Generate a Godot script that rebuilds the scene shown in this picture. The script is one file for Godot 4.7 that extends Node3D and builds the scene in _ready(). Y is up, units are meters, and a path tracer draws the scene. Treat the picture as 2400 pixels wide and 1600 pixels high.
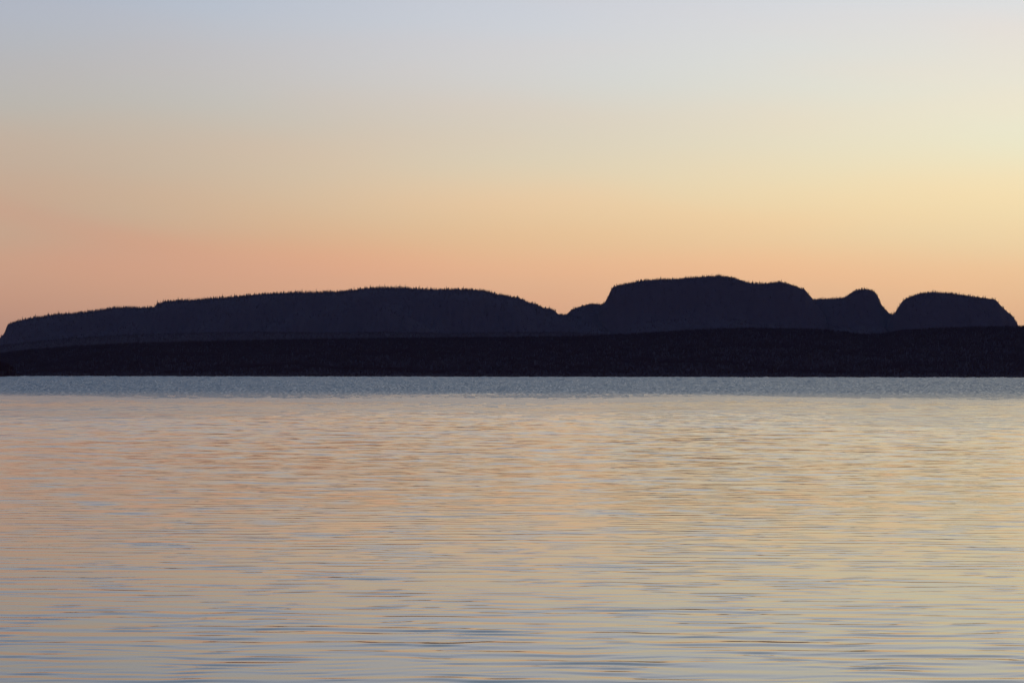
extends Node3D
# A long flat-topped wooded ridge across a calm bay after sunset.
# Camera: 1.7 m above the water, looking along -Z through a long lens.

const EYE := 1.7                 # eye height above the water
const PX := 1.5016e-4            # tangent per pixel of the 2400 x 1600 photograph
const LEVEL_ROW := 881.5         # row of the true horizon in the middle of the photograph
const TILT := 0.0014             # the photograph is held a little askew

var taken := {}


# ---------------------------------------------------------------- helpers
func numbered(called: String) -> String:
	var n: int = taken.get(called, 0)
	taken[called] = n + 1
	return called if n == 0 else "%s_%03d" % [called, n]


func tag(o: Node, label: String, category := "", group := "", kind := "") -> void:
	if label: o.set_meta("label", label)
	if category: o.set_meta("category", category)
	if group: o.set_meta("group", group)
	if kind: o.set_meta("kind", kind)


func lin(r: float, g: float, b: float) -> Color:
	return Color(r, g, b).linear_to_srgb()


func noise(sd: int, freq: float, octaves := 3) -> FastNoiseLite:
	var n := FastNoiseLite.new()
	n.seed = sd
	n.noise_type = FastNoiseLite.TYPE_SIMPLEX_SMOOTH
	n.frequency = freq
	n.fractal_octaves = octaves
	if octaves == 1:
		n.fractal_type = FastNoiseLite.FRACTAL_NONE
	return n


func grid_mesh(pos: PackedVector3Array, cols: int, rows: int, flip := false) -> ArrayMesh:
	# rows run away from the viewer, columns to the right; faces look up
	var nor := PackedVector3Array()
	nor.resize(pos.size())
	for r in rows:
		var up := mini(r + 1, rows - 1) * cols
		var dn := maxi(r - 1, 0) * cols
		var at := r * cols
		for c in cols:
			var a := pos[at + mini(c + 1, cols - 1)] - pos[at + maxi(c - 1, 0)]
			var b := pos[up + c] - pos[dn + c]
			nor[at + c] = a.cross(b).normalized()
	var idx := PackedInt32Array()
	idx.resize((cols - 1) * (rows - 1) * 6)
	var k := 0
	for r in rows - 1:
		for c in cols - 1:
			var i := r * cols + c
			idx[k] = i; idx[k + 1] = i + cols; idx[k + 2] = i + 1
			idx[k + 3] = i + 1; idx[k + 4] = i + cols; idx[k + 5] = i + cols + 1
			k += 6
	var arr := []
	arr.resize(Mesh.ARRAY_MAX)
	arr[Mesh.ARRAY_VERTEX] = pos
	arr[Mesh.ARRAY_NORMAL] = nor
	arr[Mesh.ARRAY_INDEX] = idx
	var m := ArrayMesh.new()
	m.add_surface_from_arrays(Mesh.PRIMITIVE_TRIANGLES, arr)
	return m


func polyline(points: Array, x: float) -> float:
	# points: [Vector2 ...] with growing x
	var n := points.size()
	if x <= points[0].x: return points[0].y
	for i in range(1, n):
		if x <= points[i].x:
			var t: float = (x - points[i - 1].x) / (points[i].x - points[i - 1].x)
			return lerpf(points[i - 1].y, points[i].y, t)
	return points[n - 1].y


# ---------------------------------------------------------------- sky
# Colours of the clear dusk sky as one sees them (sRGB 0..255), by height above the horizon (degrees)
# and by angle away from the place where the sun went down.
const SKY_HEIGHTS := [0.0, 2.1, 2.8, 3.7, 5.0, 6.3, 7.6, 12.0, 20.0, 36.0, 90.0]
const SKY_ANGLES := [0.0, 15.0, 25.0, 35.0, 70.0, 180.0]
var sky_rows := []

func sky_table() -> void:
	var c := [
		[[248, 184, 130], [252, 212, 158], [252, 224, 170], [252, 236, 188], [248, 241, 213], [240, 237, 225], [233, 232, 229], [206, 210, 216], [158, 176, 198], [96, 122, 162], [54, 78, 126]],
		[[240, 178, 134], [250, 205, 156], [250, 218, 169], [250, 230, 184], [241, 235, 208], [233, 231, 219], [225, 224, 224], [195, 203, 212], [149, 169, 194], [93, 120, 160], [54, 78, 126]],
		[[224, 164, 128], [239, 188, 147], [236, 198, 154], [234, 209, 172], [220, 210, 192], [213, 212, 211], [205, 208, 216], [172, 187, 205], [132, 156, 187], [86, 114, 157], [54, 78, 126]],
		[[202, 147, 120], [212, 166, 137], [206, 171, 143], [202, 175, 151], [195, 183, 169], [186, 186, 188], [179, 185, 198], [150, 167, 192], [115, 141, 177], [78, 106, 151], [54, 78, 126]],
		[[146, 123, 119], [158, 133, 127], [161, 137, 131], [162, 141, 137], [158, 144, 146], [153, 145, 158], [148, 145, 163], [122, 136, 168], [95, 117, 160], [73, 98, 146], [54, 78, 126]],
		[[86, 90, 112], [96, 95, 116], [104, 99, 120], [114, 103, 122], [128, 110, 126], [136, 114, 130], [138, 116, 134], [120, 115, 142], [92, 106, 148], [70, 91, 138], [54, 78, 126]],
	]
	for row in c:
		var out := []
		for p in row:
			var q := Color(p[0] / 255.0, p[1] / 255.0, p[2] / 255.0).srgb_to_linear()
			out.append(Vector3(q.r, q.g, q.b))
		sky_rows.append(out)


func spline(a: Vector3, b: Vector3, c: Vector3, d: Vector3, t: float, ta: float, tb: float, tc: float, td: float) -> Vector3:
	# through b and c, which lie at tb and tc
	var w := tc - tb
	var m1 := (c - a) / maxf(tc - ta, 1e-5) * w
	var m2 := (d - b) / maxf(td - tb, 1e-5) * w
	var u := (t - tb) / w
	var u2 := u * u
	var u3 := u2 * u
	return b * (2 * u3 - 3 * u2 + 1) + m1 * (u3 - 2 * u2 + u) + c * (-2 * u3 + 3 * u2) + m2 * (u3 - u2)


func pick(keys: Array, vals: Array, t: float) -> Vector3:
	var n := keys.size()
	var i := 0
	while i < n - 2 and t > keys[i + 1]:
		i += 1
	var a := maxi(i - 1, 0)
	var d := mini(i + 2, n - 1)
	return spline(vals[a], vals[i], vals[i + 1], vals[d], t, keys[a], keys[i], keys[i + 1], keys[d])


func make_sky() -> Sky:
	sky_table()
	var w := 2048
	var h := 1024
	var img := Image.create_empty(w, h, false, Image.FORMAT_RGBF)
	img.fill(Color(0.10, 0.10, 0.11))
	var veil := noise(11, 1.0, 3)
	# each row of the table first spread over all azimuths
	for y in h / 2:
		var e := 90.0 - (y + 0.5) / h * 180.0
		var by_angle := []
		for k in SKY_ANGLES.size():
			by_angle.append(pick(SKY_HEIGHTS, sky_rows[k], e))
		for x in w:
			var az := (x + 0.5) / w * 360.0
			if az > 180.0: az -= 360.0
			var off := absf(az - 25.0)
			if off > 180.0: off = 360.0 - off
			var c := pick(SKY_ANGLES, by_angle, off)
			if e < 30.0:
				# thin veils of high cloud, drawn out along the horizon and leaning a little
				var s := veil.get_noise_3d(cos(deg_to_rad(az)) * 4.5, sin(deg_to_rad(az)) * 4.5, (e + az * 0.06) * 0.75)
				s *= smoothstep(30.0, 8.0, e)
				# faint pink streaks of haze low on the left, the upper one sinking to the right
				var band := exp(-pow((e - 3.3 + 0.19 * (az + 10.3)) / 0.24, 2.0)) * smoothstep(-5.0, -8.5, az) * smoothstep(-40.0, -15.0, az)
				band += 1.1 * exp(-pow((e - 2.45 + 0.05 * (az + 7.0) - 0.12 * s) / 0.5, 2.0)) * smoothstep(0.5, -4.5, az) * smoothstep(-11.5, -8.0, az)
				c *= Vector3(1.0 + 0.03 * band, 1.0 - 0.055 * band, 1.0 - 0.055 * band)
				c *= Vector3(1.0 + 0.05 * s, 1.0 - 0.025 * s, 1.0 - 0.06 * s)
			img.set_pixel(x, y, Color(c.x, c.y, c.z))
	var m := PanoramaSkyMaterial.new()
	m.panorama = ImageTexture.create_from_image(img)
	var sky := Sky.new()
	sky.sky_material = m
	return sky


# ---------------------------------------------------------------- hills
# An outline point of the photograph, as a point (metres to the right, metres above the water) on the plane at that distance.
func outline(points: Array, far: float) -> Array:
	var out := []
	for p in points:
		var y: float = p[1] - (p[0] - 1200.0) * TILT
		out.append(Vector2((p[0] - 1200.0) * PX * far, EYE + (LEVEL_ROW - y) * PX * far))
	return out


class Hill:
	var crest: Array             # Vector2s
	var far: float               # distance of the crest line
	var front: float             # how far the hill reaches towards the viewer
	var back: float
	var cliff: float             # share of the height that falls as a cliff
	var cover: float             # height of the trees on top
	var soft: PackedFloat32Array # the crest, smoothed
	var fine: PackedFloat32Array
	var x0: float
	var x1: float
	var step := 3.0
	var relief := 26.0
	var drop := 240.0            # how far in front of the rim the cliff ends
	var woods := 1.0
	var sag := 1.9               # how hollow the lower slope is
	var rough: FastNoiseLite
	var wander: FastNoiseLite

	func sample(a: PackedFloat32Array, x: float) -> float:
		var f := clampf((x - x0) / step, 0.0, a.size() - 1.001)
		var i := int(f)
		return lerpf(a[i], a[i + 1], f - i)

	func crest_z(x: float) -> float:
		return -far + 26.0 * wander.get_noise_2d(x * 0.003, 7.0)

	func height(x: float, z: float) -> float:
		var d := z - crest_z(x)                  # > 0: towards the viewer
		var gully := rough.get_noise_2d(x, z * 0.55)
		var t := clampf(d / front, 0.0, 1.0) if d > 0.0 else clampf(-d / back, 0.0, 1.0)
		var keep: float
		if d > 0.0:
			var brow := smoothstep(25.0, drop * (1.0 + 0.4 * gully), d)       # the drop below the rim
			keep = (1.0 - cliff * brow) * pow(1.0 - t, sag) - 0.02 * minf(d / 30.0, 1.0)
		else:
			keep = 1.0 - smoothstep(0.0, 1.0, t)
		# in plan the hill narrows towards the viewer, so that its ends are rounded
		var xx := x + (x - (x0 + x1) * 0.5) * clampf(d, 0.0, 900.0) / 3600.0
		var rim := sample(fine, xx)
		var top := lerpf(rim, minf(rim, sample(soft, xx)), smoothstep(0.0, 500.0, absf(d)))
		return (top + 8.0) * keep - 8.0 + gully * relief * smoothstep(40.0, 400.0, absf(d)) * (1.0 - smoothstep(0.6, 1.0, t))


func make_hill(points: Array, far: float, front: float, back: float, cliff: float, cover: float, sd: int) -> Hill:
	var hl := Hill.new()
	hl.crest = outline(points, far)
	hl.far = far; hl.front = front; hl.back = back; hl.cliff = cliff; hl.cover = cover
	hl.rough = noise(sd, 0.0042, 4)
	hl.wander = noise(sd + 1, 1.0, 2)
	hl.x0 = hl.crest[0].x
	hl.x1 = hl.crest[-1].x
	var n := int((hl.x1 - hl.x0) / hl.step) + 2
	var raw := PackedFloat32Array()
	for i in n:
		raw.append(polyline(hl.crest, hl.x0 + i * hl.step))
	# take the height of the trees off where the ground is not too steep for them
	hl.fine.resize(n)
	hl.soft.resize(n)
	for i in n:
		var a := 0.0
		for k in range(-2, 3):
			a += raw[clampi(i + k, 0, n - 1)]
		var slope := absf(raw[mini(i + 4, n - 1)] - raw[maxi(i - 4, 0)]) / (8.0 * hl.step)
		hl.fine[i] = a / 5.0 - cover * (1.0 - smoothstep(0.35, 0.9, slope))
	var reach := 34
	for i in n:
		var a := 0.0
		for k in range(-reach, reach + 1):
			a += raw[clampi(i + k, 0, n - 1)]
		hl.soft[i] = a / (2 * reach + 1) - cover
	return hl


func hill_mesh(hl: Hill, mat: Material, wide := 3.0) -> ArrayMesh:
	var cols := int((hl.x1 - hl.x0) / wide) + 1
	var depths := []
	for i in 30:
		depths.append(hl.front * pow(1.0 - i / 29.5, 2.6))
	for i in range(0, 9):
		depths.append(-hl.back * pow(i / 8.0, 1.4) - 0.5)
	var pos := PackedVector3Array()
	pos.resize(cols * depths.size())
	var k := 0
	for d in depths:
		for c in cols:
			var x := hl.x0 + (hl.x1 - hl.x0) * c / (cols - 1.0)
			var z := hl.crest_z(x) + float(d)
			pos[k] = Vector3(x, hl.height(x, z), z)
			k += 1
	var m := grid_mesh(pos, cols, depths.size())
	m.surface_set_material(0, mat)
	return m


# ---------------------------------------------------------------- trees
func conifer_part(st: SurfaceTool, low: float, high: float, r: float, sides: int, turn: float, lean := 0.0) -> void:
	var top := Vector3(lean, high, 0)
	for i in sides:
		var a := turn + TAU * i / sides
		var b := turn + TAU * (i + 1) / sides
		var ra := r * (1.0 if i % 2 == 0 else 0.72)
		var rb := r * (1.0 if i % 2 == 1 else 0.72)
		var pa := Vector3(cos(a) * ra, low - 0.03 * (1 if i % 2 == 0 else 0), sin(a) * ra)
		var pb := Vector3(cos(b) * rb, low - 0.03 * (1 if i % 2 == 1 else 0), sin(b) * rb)
		st.add_vertex(top); st.add_vertex(pa); st.add_vertex(pb)
		st.add_vertex(Vector3(0, low + 0.04, 0)); st.add_vertex(pb); st.add_vertex(pa)


func conifer_crown(tiers: int, slim: float, sd: int) -> ArrayMesh:
	# height 1, drooping whorls of branches with gaps between them
	var rng := RandomNumberGenerator.new()
	rng.seed = sd
	var st := SurfaceTool.new()
	st.begin(Mesh.PRIMITIVE_TRIANGLES)
	for t in tiers:
		var f := float(t) / tiers
		var low := 0.12 + 0.84 * f
		conifer_part(st, low, minf(1.0, low + 1.5 / tiers * 0.9), slim * (1.0 - f) * rng.randf_range(0.82, 1.12) + 0.012, 8, rng.randf() * TAU, rng.randf_range(-0.01, 0.01))
	st.generate_normals()
	return st.commit()


func conifer_trunk() -> ArrayMesh:
	var st := SurfaceTool.new()
	st.begin(Mesh.PRIMITIVE_TRIANGLES)
	for i in 6:
		var a := TAU * i / 6
		var b := TAU * (i + 1) / 6
		var pa := Vector3(cos(a), 0, sin(a)) * 0.02 - Vector3(0, 0.06, 0)
		var pb := Vector3(cos(b), 0, sin(b)) * 0.02 - Vector3(0, 0.06, 0)
		st.add_vertex(Vector3(0, 0.9, 0)); st.add_vertex(pa); st.add_vertex(pb)
	st.generate_normals()
	return st.commit()


func forest(called: String, label: String, hills: Array, crown: ArrayMesh, on_crest: float, on_slopes: int, tall: Vector2, sd: int) -> void:
	var rng := RandomNumberGenerator.new()
	rng.seed = sd
	var spots := []
	for hl: Hill in hills:
		# the crest, several trees deep
		var x := hl.x0 + 4.0
		while x < hl.x1 - 4.0:
			x += rng.randf_range(0.2, 1.2) * on_crest
			var slope := absf(hl.sample(hl.fine, x + 5.0) - hl.sample(hl.fine, x - 5.0)) / 10.0
			if slope > 0.55 or hl.sample(hl.fine, x) < 2.0:
				continue
			var z := hl.crest_z(x) + rng.randf_range(-30.0, 26.0)
			spots.append(Vector4(x, hl.height(x, z), z, lerpf(tall.x * 0.8, tall.y * 1.1, pow(rng.randf(), 2.4)) * lerpf(1.0, 0.6, slope) * lerpf(0.45, 1.0, minf(hl.cover / 7.0, 1.0))))
		# the slopes that face the water
		var share := int(on_slopes * hl.woods * (hl.x1 - hl.x0) / 1000.0)
		for i in share:
			var px := rng.randf_range(hl.x0 + 3.0, hl.x1 - 3.0)
			var pz := hl.crest_z(px) + hl.front * pow(rng.randf(), 1.3)
			if i % 6 == 0:
				pz = hl.crest_z(px) - hl.back * 0.9 * rng.randf()      # and those behind
			var y := hl.height(px, pz)
			if y < 0.4 or absf(hl.height(px, pz + 6.0) - y) > 7.0:
				continue
			spots.append(Vector4(px, y, pz, rng.randf_range(tall.x, tall.y) * (1.1 if y > 6.0 else 0.75)))
	var mm := MultiMesh.new()
	mm.transform_format = MultiMesh.TRANSFORM_3D
	mm.mesh = crown
	mm.instance_count = spots.size()
	for i in spots.size():
		var s: Vector4 = spots[i]
		var b := Basis(Vector3.UP, rng.randf() * TAU).scaled(Vector3(s.w, s.w, s.w))
		mm.set_instance_transform(i, Transform3D(b, Vector3(s.x, s.y - 0.4, s.z)))
	var o := MultiMeshInstance3D.new()
	o.multimesh = mm
	o.name = numbered(called)
	tag(o, label, "", "", "stuff")
	add_child(o, true)


# ---------------------------------------------------------------- water
func make_water(calms: Array) -> ArrayMesh:
	var rng := RandomNumberGenerator.new()
	rng.seed = 77
	# ripples: [wave numbers across and along, slope amplitude, phase, group]
	var kx := PackedFloat32Array()
	var kz := PackedFloat32Array()
	var am := PackedFloat32Array()
	var ph := PackedFloat32Array()
	var band := PackedInt32Array()
	var cut := PackedFloat32Array()      # the rows must lie closer than this to draw it
	var n_made := 26
	for i in n_made:
		var f := i / (n_made - 1.0)
		var length := 0.66 * pow(0.115 / 0.66, pow(f, 0.85)) 
		var k := TAU / length
		var a := (0.06 + 0.30 * smoothstep(0.66, 0.2, length)) * (rng.randf() + rng.randf() - 1.0) * 1.5
		kx.append(k * sin(a)); kz.append(k * cos(a))
		am.append((0.0065 + 0.004 * sin(PI * f)) / k)
		ph.append(rng.randf() * TAU)
		band.append(0 if length > 0.45 else 1 if length > 0.24 else 2)
		cut.append(length / 2.6)
	var n_waves := kx.size()
	var chop := 0.06
	var bend := noise(5, 1.0, 2)
	var gusts := noise(6, 1.0, 2)
	# distances of the rows
	var dist := PackedFloat32Array([-60.0, -20.0, 0.0, 6.0, 10.0, 11.5])
	var d := 12.0
	while d < 236.0:
		dist.append(d)
		d += 0.025 + 0.0008 * d
	var first_windy := dist.size()
	while d < 4900.0:
		dist.append(d)
		d += 0.26 + 0.0020 * (d - 236.0)
	for far in [5200.0, 6500.0, 14000.0, 30000.0, 60000.0]:
		dist.append(far)
	var inner := 300
	var outer := 9
	var cols := inner + 2 * outer
	var rows := dist.size()
	var pos := PackedVector3Array()
	pos.resize(rows * cols)
	var at := 0
	for r in rows:
		d = dist[r]
		var wide := 0.19 * maxf(d, 0.0) + 3.0
		var near := smoothstep(11.5, 12.5, d)
		var far_away := smoothstep(4700.0, 3400.0, d)
		for c in cols:
			var x: float
			var mask := 0.0
			if c < outer:
				x = -wide * (1.0 + 0.06 * pow(outer - c, 2.6)) - pow(outer - c, 3.0) * 0.4
			elif c >= cols - outer:
				x = wide * (1.0 + 0.06 * pow(c - cols + outer + 1, 2.6)) + pow(c - cols + outer + 1, 3.0) * 0.4
			else:
				x = wide * (2.0 * (c - outer) / (inner - 1.0) - 1.0)
				mask = near * far_away * smoothstep(0.0, 8.0, minf(c - outer, cols - outer - 1 - c))
			var y := 0.0
			if mask > 0.0:
				if r < first_windy:
					var zz := d + 0.10 * bend.get_noise_2d(x * 0.9, d * 0.9)
					var xx := x
					var grow := lerpf(0.86, 4.4, smoothstep(22.0, 160.0, d))
					var g0 := 0.75 + 0.7 * gusts.get_noise_2d(x * 0.06, d * 0.1)
					var g1 := clampf(0.85 + 1.1 * gusts.get_noise_2d(x * 0.7 + 40.0, d * 0.6), 0.08, 2.2)
					var g2 := clampf(0.75 + 1.5 * gusts.get_noise_2d(x * 1.2 - 70.0, d * 1.0), 0.0, 2.2)
					var gap := 0.025 + 0.0008 * d
					for i in n_waves:
						if gap > cut[i]:
							break
						var b := band[i]
						y += am[i] * (g0 if b == 0 else g1 if b == 1 else g2) * sin(kx[i] * xx + kz[i] * zz + ph[i])
					y *= grow
				else:
					var long := 6.0 * (0.26 + 0.0020 * (d - 236.0))       # the wind chop grows longer with its fetch
					var v := (r - first_windy) / 6.0
					y = chop * smoothstep(236.0, 330.0, d) * long * (0.5 * gusts.get_noise_2d(x / (long * 0.8) + 9.0, v) + 0.5 * gusts.get_noise_2d(x / (long * 0.3), v * 1.6))
				y *= mask
			pos[at] = Vector3(x, y, -d)
			at += 1
	var m := grid_mesh(pos, cols, rows)
	var arr := m.surface_get_arrays(0)
	var idx: PackedInt32Array = arr[Mesh.ARRAY_INDEX]
	var still := PackedInt32Array()
	var airy := PackedInt32Array()
	var faint := PackedInt32Array()
	var windy := PackedInt32Array()
	var edge := noise(9, 1.0, 3)
	for q in range(0, idx.size(), 6):
		var p := pos[idx[q]]
		d = -p.z
		var reach := d - 240.0 + 44.0 * edge.get_noise_2d(p.x * 0.03, d * 0.012) + 40.0 * edge.get_noise_2d(p.x * 0.8, d * 0.10)
		if reach > 0.0:
			windy.append_array(idx.slice(q, q + 6))
		elif reach > -62.0:
			airy.append_array(idx.slice(q, q + 6))
		elif reach > -135.0:
			faint.append_array(idx.slice(q, q + 6))
		else:
			still.append_array(idx.slice(q, q + 6))
	var out := ArrayMesh.new()
	var kinds := [[still, calms[0]], [faint, calms[1]], [airy, calms[2]], [windy, calms[3]]]
	for k in 4:
		arr[Mesh.ARRAY_INDEX] = kinds[k][0]
		out.add_surface_from_arrays(Mesh.PRIMITIVE_TRIANGLES, arr)
		out.surface_set_material(k, kinds[k][1])
	return out


# ---------------------------------------------------------------- materials
func water_material(rough: float) -> StandardMaterial3D:
	var m := StandardMaterial3D.new()
	m.albedo_color = lin(0.006, 0.014, 0.020)
	m.roughness = rough
	m.metallic_specular = 0.42
	return m


func ground_material(sd: int, a: Color, b: Color, size: float) -> StandardMaterial3D:
	var t := NoiseTexture2D.new()
	t.width = 512
	t.height = 512
	t.seamless = true
	t.noise = noise(sd, 0.012, 5)
	var ramp := Gradient.new()
	ramp.set_color(0, a)
	ramp.set_color(1, b)
	t.color_ramp = ramp
	var m := StandardMaterial3D.new()
	m.albedo_texture = t
	m.uv1_triplanar = true
	m.uv1_world_triplanar = true
	m.uv1_scale = Vector3.ONE / size
	m.roughness = 1.0
	m.metallic_specular = 0.2
	return m


func needles_material(c: Color) -> StandardMaterial3D:
	var m := StandardMaterial3D.new()
	m.albedo_color = c
	m.roughness = 1.0
	m.metallic_specular = 0.1
	return m


func structure(called: String, label: String, mesh: Mesh) -> MeshInstance3D:
	var o := MeshInstance3D.new()
	o.name = numbered(called)
	o.mesh = mesh
	tag(o, label, "", "", "structure")
	add_child(o, true)
	return o


# ---------------------------------------------------------------- the scene
func _ready() -> void:
	var cam := Camera3D.new()
	cam.name = "camera"
	cam.position = Vector3(0, EYE, 0)
	cam.rotation = Vector3(atan((LEVEL_ROW - 800.0) * PX), 0, TILT)
	cam.fov = 13.7
	cam.near = 0.2
	cam.far = 90000.0
	add_child(cam)
	cam.current = true

	var env := Environment.new()
	env.background_mode = Environment.BG_SKY
	env.sky = make_sky()
	env.background_energy_multiplier = 1.0
	env.tonemap_mode = Environment.TONE_MAPPER_LINEAR
	env.tonemap_exposure = 1.0
	env.fog_enabled = true
	env.fog_density = 0.000011
	env.fog_light_color = lin(0.66, 0.74, 1.0)
	env.sdfgi_enabled = true
	env.ssao_enabled = true
	env.ssil_enabled = true
	var air := WorldEnvironment.new()
	air.name = "air"
	air.environment = env
	add_child(air)

	var sun := DirectionalLight3D.new()
	sun.name = "sun"
	sun.light_color = Color(1.0, 0.72, 0.48)
	sun.light_energy = 0.6
	sun.light_angular_distance = 0.5
	sun.shadow_enabled = true
	sun.rotation_degrees = Vector3(1.6, 180.0 - 25.0, 0)     # already below the horizon, out of the frame to the right
	add_child(sun)

	# the hills, from the left to the right
	var rock := ground_material(21, lin(0.060, 0.022, 0.022), lin(0.080, 0.028, 0.027), 220.0)
	var needles := needles_material(lin(0.098, 0.029, 0.030))

	var ridge := make_hill([[-220, 872], [-150, 850], [-70, 826], [-20, 802], [0, 789], [6, 783], [11, 776], [11, 768], [14, 762], [20, 757], [28, 753], [34, 750], [51, 746], [77, 741], [102, 738], [136, 733], [161, 732], [189, 730], [217, 726], [242, 722], [258, 719], [277, 717], [293, 717], [319, 718], [339, 717], [360, 717], [364, 711], [375, 707], [381, 703], [398, 702], [418, 700], [446, 700], [464, 699], [485, 696], [508, 695], [526, 694], [548, 692], [574, 689], [600, 686], [626, 685], [664, 683], [689, 682], [707, 682], [738, 682], [766, 680], [791, 680], [817, 677], [837, 675], [855, 673], [876, 671], [901, 671], [932, 671], [949, 671], [967, 673], [983, 674], [1000, 675], [1021, 675], [1046, 675], [1085, 675], [1110, 676], [1131, 677], [1151, 681], [1161, 685], [1174, 688], [1189, 689], [1200, 693], [1215, 694], [1226, 699], [1238, 705], [1254, 709], [1266, 714], [1277, 719], [1288, 720], [1297, 724], [1307, 732], [1315, 734], [1331, 735], [1360, 741], [1420, 762], [1500, 800]], 12000.0, 5600.0, 1800.0, 0.20, 7.0, 31)
	var knoll := make_hill([[1270, 800], [1300, 760], [1322, 738], [1331, 734], [1335, 730], [1339, 725], [1353, 719], [1366, 715], [1379, 711], [1389, 710], [1402, 711], [1413, 713], [1430, 722], [1460, 745], [1500, 790]], 12150.0, 4000.0, 1400.0, 0.15, 3.5, 41)
	var mesa := make_hill([[1395, 790], [1402, 740], [1408, 719], [1413, 713], [1417, 709], [1422, 702], [1426, 692], [1431, 682], [1433, 675], [1445, 667], [1460, 664], [1475, 661], [1493, 657], [1512, 654], [1532, 653], [1557, 652], [1583, 651], [1608, 649], [1634, 647], [1659, 645], [1685, 644], [1705, 645], [1720, 648], [1736, 653], [1748, 658], [1764, 661], [1781, 662], [1800, 661], [1815, 659], [1833, 659], [1846, 662], [1859, 666], [1876, 672], [1888, 678], [1892, 683], [1894, 688], [1901, 694], [1907, 701], [1916, 712], [1935, 740], [1955, 790]], 11950.0, 4200.0, 1500.0, 0.34, 5.5, 51)
	var knob := make_hill([[1850, 800], [1880, 735], [1898, 706], [1907, 701], [1912, 699], [1933, 698], [1953, 698], [1973, 696], [1986, 692], [1996, 685], [2004, 679], [2017, 676], [2030, 675], [2042, 678], [2055, 688], [2060, 699], [2066, 715], [2075, 725], [2084, 733], [2093, 735], [2101, 735], [2115, 742], [2140, 768], [2160, 800]], 12100.0, 4000.0, 1400.0, 0.28, 4.5, 61)
	var head := make_hill([[2070, 800], [2088, 745], [2096, 738], [2101, 734], [2105, 727], [2111, 717], [2120, 702], [2132, 694], [2147, 688], [2170, 684], [2188, 682], [2208, 684], [2234, 686], [2259, 689], [2285, 693], [2310, 696], [2331, 699], [2338, 705], [2348, 717], [2359, 727], [2366, 733], [2375, 739], [2380, 747], [2384, 754], [2389, 762], [2396, 775], [2410, 800]], 11900.0, 4000.0, 1400.0, 0.32, 4.5, 71)
	ridge.sag = 1.5
	ridge.cliff = 0.55
	ridge.drop = 900.0
	structure("ridge_hill", "long wooded ridge sloping up from the left edge, navy against the sky", hill_mesh(ridge, rock))
	structure("knoll_hill", "small rounded knoll in the saddle at the foot of the tall mesa", hill_mesh(knoll, rock, 3.0))
	structure("mesa_hill", "tallest flat-topped mesa with steep cliff ends and a lower shoulder", hill_mesh(mesa, rock, 3.0))
	structure("knob_hill", "low neck of land ending in a round knob between mesa and last butte", hill_mesh(knob, rock, 3.0))
	structure("butte_hill", "separate rounded butte with a stepped slope at the right end", hill_mesh(head, rock, 3.0))
	var low_land := make_hill([[-420, 850], [-200, 842], [-60, 832], [60, 818], [180, 808], [300, 802], [450, 798], [600, 795], [760, 792], [900, 790], [1050, 789], [1200, 787], [1320, 786], [1400, 784], [1500, 778], [1600, 772], [1680, 768], [1760, 766], [1850, 768], [1930, 769], [1985, 775], [2030, 781], [2065, 779], [2120, 771], [2200, 766], [2300, 763], [2400, 762], [2500, 765], [2650, 772], [2900, 790]], 5500.0, 1000.0, 1000.0, 0.04, 4.0, 81)
	var foothills := make_hill([[-500, 850], [-250, 830], [-60, 812], [60, 799], [180, 788], [300, 781], [450, 777], [600, 775], [760, 777], [900, 775], [1050, 778], [1200, 776], [1320, 775], [1400, 779], [1520, 784], [1640, 790], [1800, 796], [2000, 800], [2300, 806], [2500, 812]], 8200.0, 2600.0, 2000.0, 0.05, 5.0, 121)
	structure("foothill", "low wooded foothills between the ridge and the land along the shore", hill_mesh(foothills, rock, 4.0))
	low_land.woods = 2.1
	low_land.relief = 9.0
	low_land.sag = 1.25

	structure("shore_land", "low dark wooded land along the far shore below the ridge", hill_mesh(low_land, rock, 3.0))
	var point := make_hill([[-420, 800], [-260, 806], [-120, 818], [-40, 836], [0, 850], [12, 857], [22, 866], [30, 876], [36, 886], [44, 894]], 2900.0, 330.0, 130.0, 0.04, 4.5, 91)
	point.woods = 2.0
	point.relief = 5.0
	point.sag = 1.2
	structure("headland", "nearest dark point of land at the left edge of the water", hill_mesh(point, rock, 2.0))

	# the woods that cover them
	var crown_a := conifer_crown(5, 0.20, 3)
	var crown_far := crown_a.duplicate()
	crown_far.surface_set_material(0, needles)
	var crown_near := crown_a.duplicate()
	crown_near.surface_set_material(0, needles)
	forest("ridge_forest", "dense dark conifer forest covering the ridge, the mesa and the buttes", [ridge, knoll, mesa, knob, head], crown_far, 1.0, 9000, Vector2(5.5, 12.0), 101)
	forest("shore_forest", "dark conifer forest covering the low land along the shore", [low_land, point, foothills], crown_near, 1.3, 26000, Vector2(3.2, 5.4), 102)

	# single spruces that stand clear of the others along the skyline
	var trunk := conifer_trunk()
	trunk.surface_set_material(0, needles_material(lin(0.030, 0.022, 0.018)))
	var slim_crown := conifer_crown(7, 0.15, 8)
	slim_crown.surface_set_material(0, needles)
	var model := Node3D.new()
	var part := MeshInstance3D.new()
	part.name = "trunk"
	part.mesh = trunk
	model.add_child(part, true)
	part = MeshInstance3D.new()
	part.name = "crown"
	part.mesh = slim_crown
	model.add_child(part, true)
	var nth := ["first", "second", "third", "fourth", "fifth", "sixth", "seventh", "eighth"]
	var rng := RandomNumberGenerator.new()
	rng.seed = 55
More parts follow.
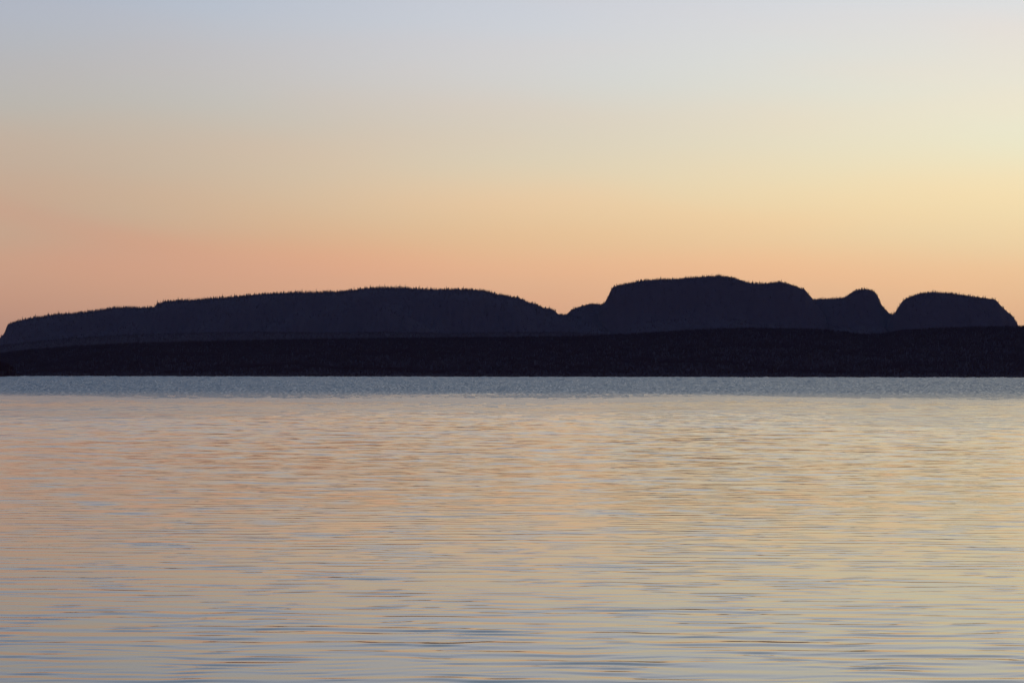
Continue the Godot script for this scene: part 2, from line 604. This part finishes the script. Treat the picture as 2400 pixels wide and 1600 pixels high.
	for stand in [
		[ridge, [51, 82, 112, 136, 161, 205], "right of the cliff at the left end of the ridge"],
		[ridge, [367, 381, 416, 443, 521, 549], "right of the step in the ridge skyline"],
		[ridge, [664, 692, 707, 740, 768, 829], "on the even rise before the ridge hump"],
		[ridge, [855, 867, 889, 901, 928, 937, 949], "along the low hump on top of the ridge"],
		[ridge, [983, 1001, 1009, 1046, 1086], "right of the hump on the level ridge top"],
		[ridge, [1151, 1174, 1254, 1288], "on the ridge shoulder falling towards the saddle"],
		[mesa, [1512, 1549, 1608, 1669, 1685], "along the flat top of the tallest mesa"],
		[mesa, [1764, 1781, 1831], "on the lower shoulder of the tallest mesa"],
		[head, [2188, 2250, 2276, 2310], "along the top of the butte at the right end"],
	]:
		var k := 0
		for px in stand[1]:
			var hl: Hill = stand[0]
			var tree := model.duplicate()
			tree.name = numbered("spruce_tree")
			var x: float = (px - 1200.0) * PX * hl.far
			var z := hl.crest_z(x) + rng.randf_range(-4.0, 4.0)
			var high := rng.randf_range(14.5, 19.5) * lerpf(0.5, 1.0, minf(hl.cover / 7.0, 1.0))
			tree.position = Vector3(x, hl.height(x, z) - 0.3, z)
			tree.rotation.y = rng.randf() * TAU
			tree.scale = Vector3(high * rng.randf_range(0.85, 1.15), high, high)
			tag(tree, "%s tall spruce %s" % [nth[k], stand[2]], "tree", "tall spruces along the skyline")
			add_child(tree, true)
			k += 1
	model.free()

	# the water; where the wind is on it the small ripples are denser here and sparser there
	var ruffled := water_material(1.0)
	var patches := NoiseTexture2D.new()
	patches.width = 1024
	patches.height = 1024
	patches.seamless = true
	patches.noise = noise(33, 0.15, 2)
	var span := Gradient.new()
	span.set_color(0, Color(0.14, 0.14, 0.14))
	span.set_color(1, Color(0.50, 0.50, 0.50))
	patches.color_ramp = span
	ruffled.roughness_texture = patches
	ruffled.roughness_texture_channel = BaseMaterial3D.TEXTURE_CHANNEL_RED
	ruffled.uv1_triplanar = true
	ruffled.uv1_world_triplanar = true
	ruffled.uv1_scale = Vector3(1.0 / 60.0, 1.0 / 60.0, 1.0 / 520.0)
	structure("water", "calm bay water reflecting the dusk sky, rippled near and ruffled by wind far out", make_water([water_material(0.045), water_material(0.11), water_material(0.18), ruffled]))
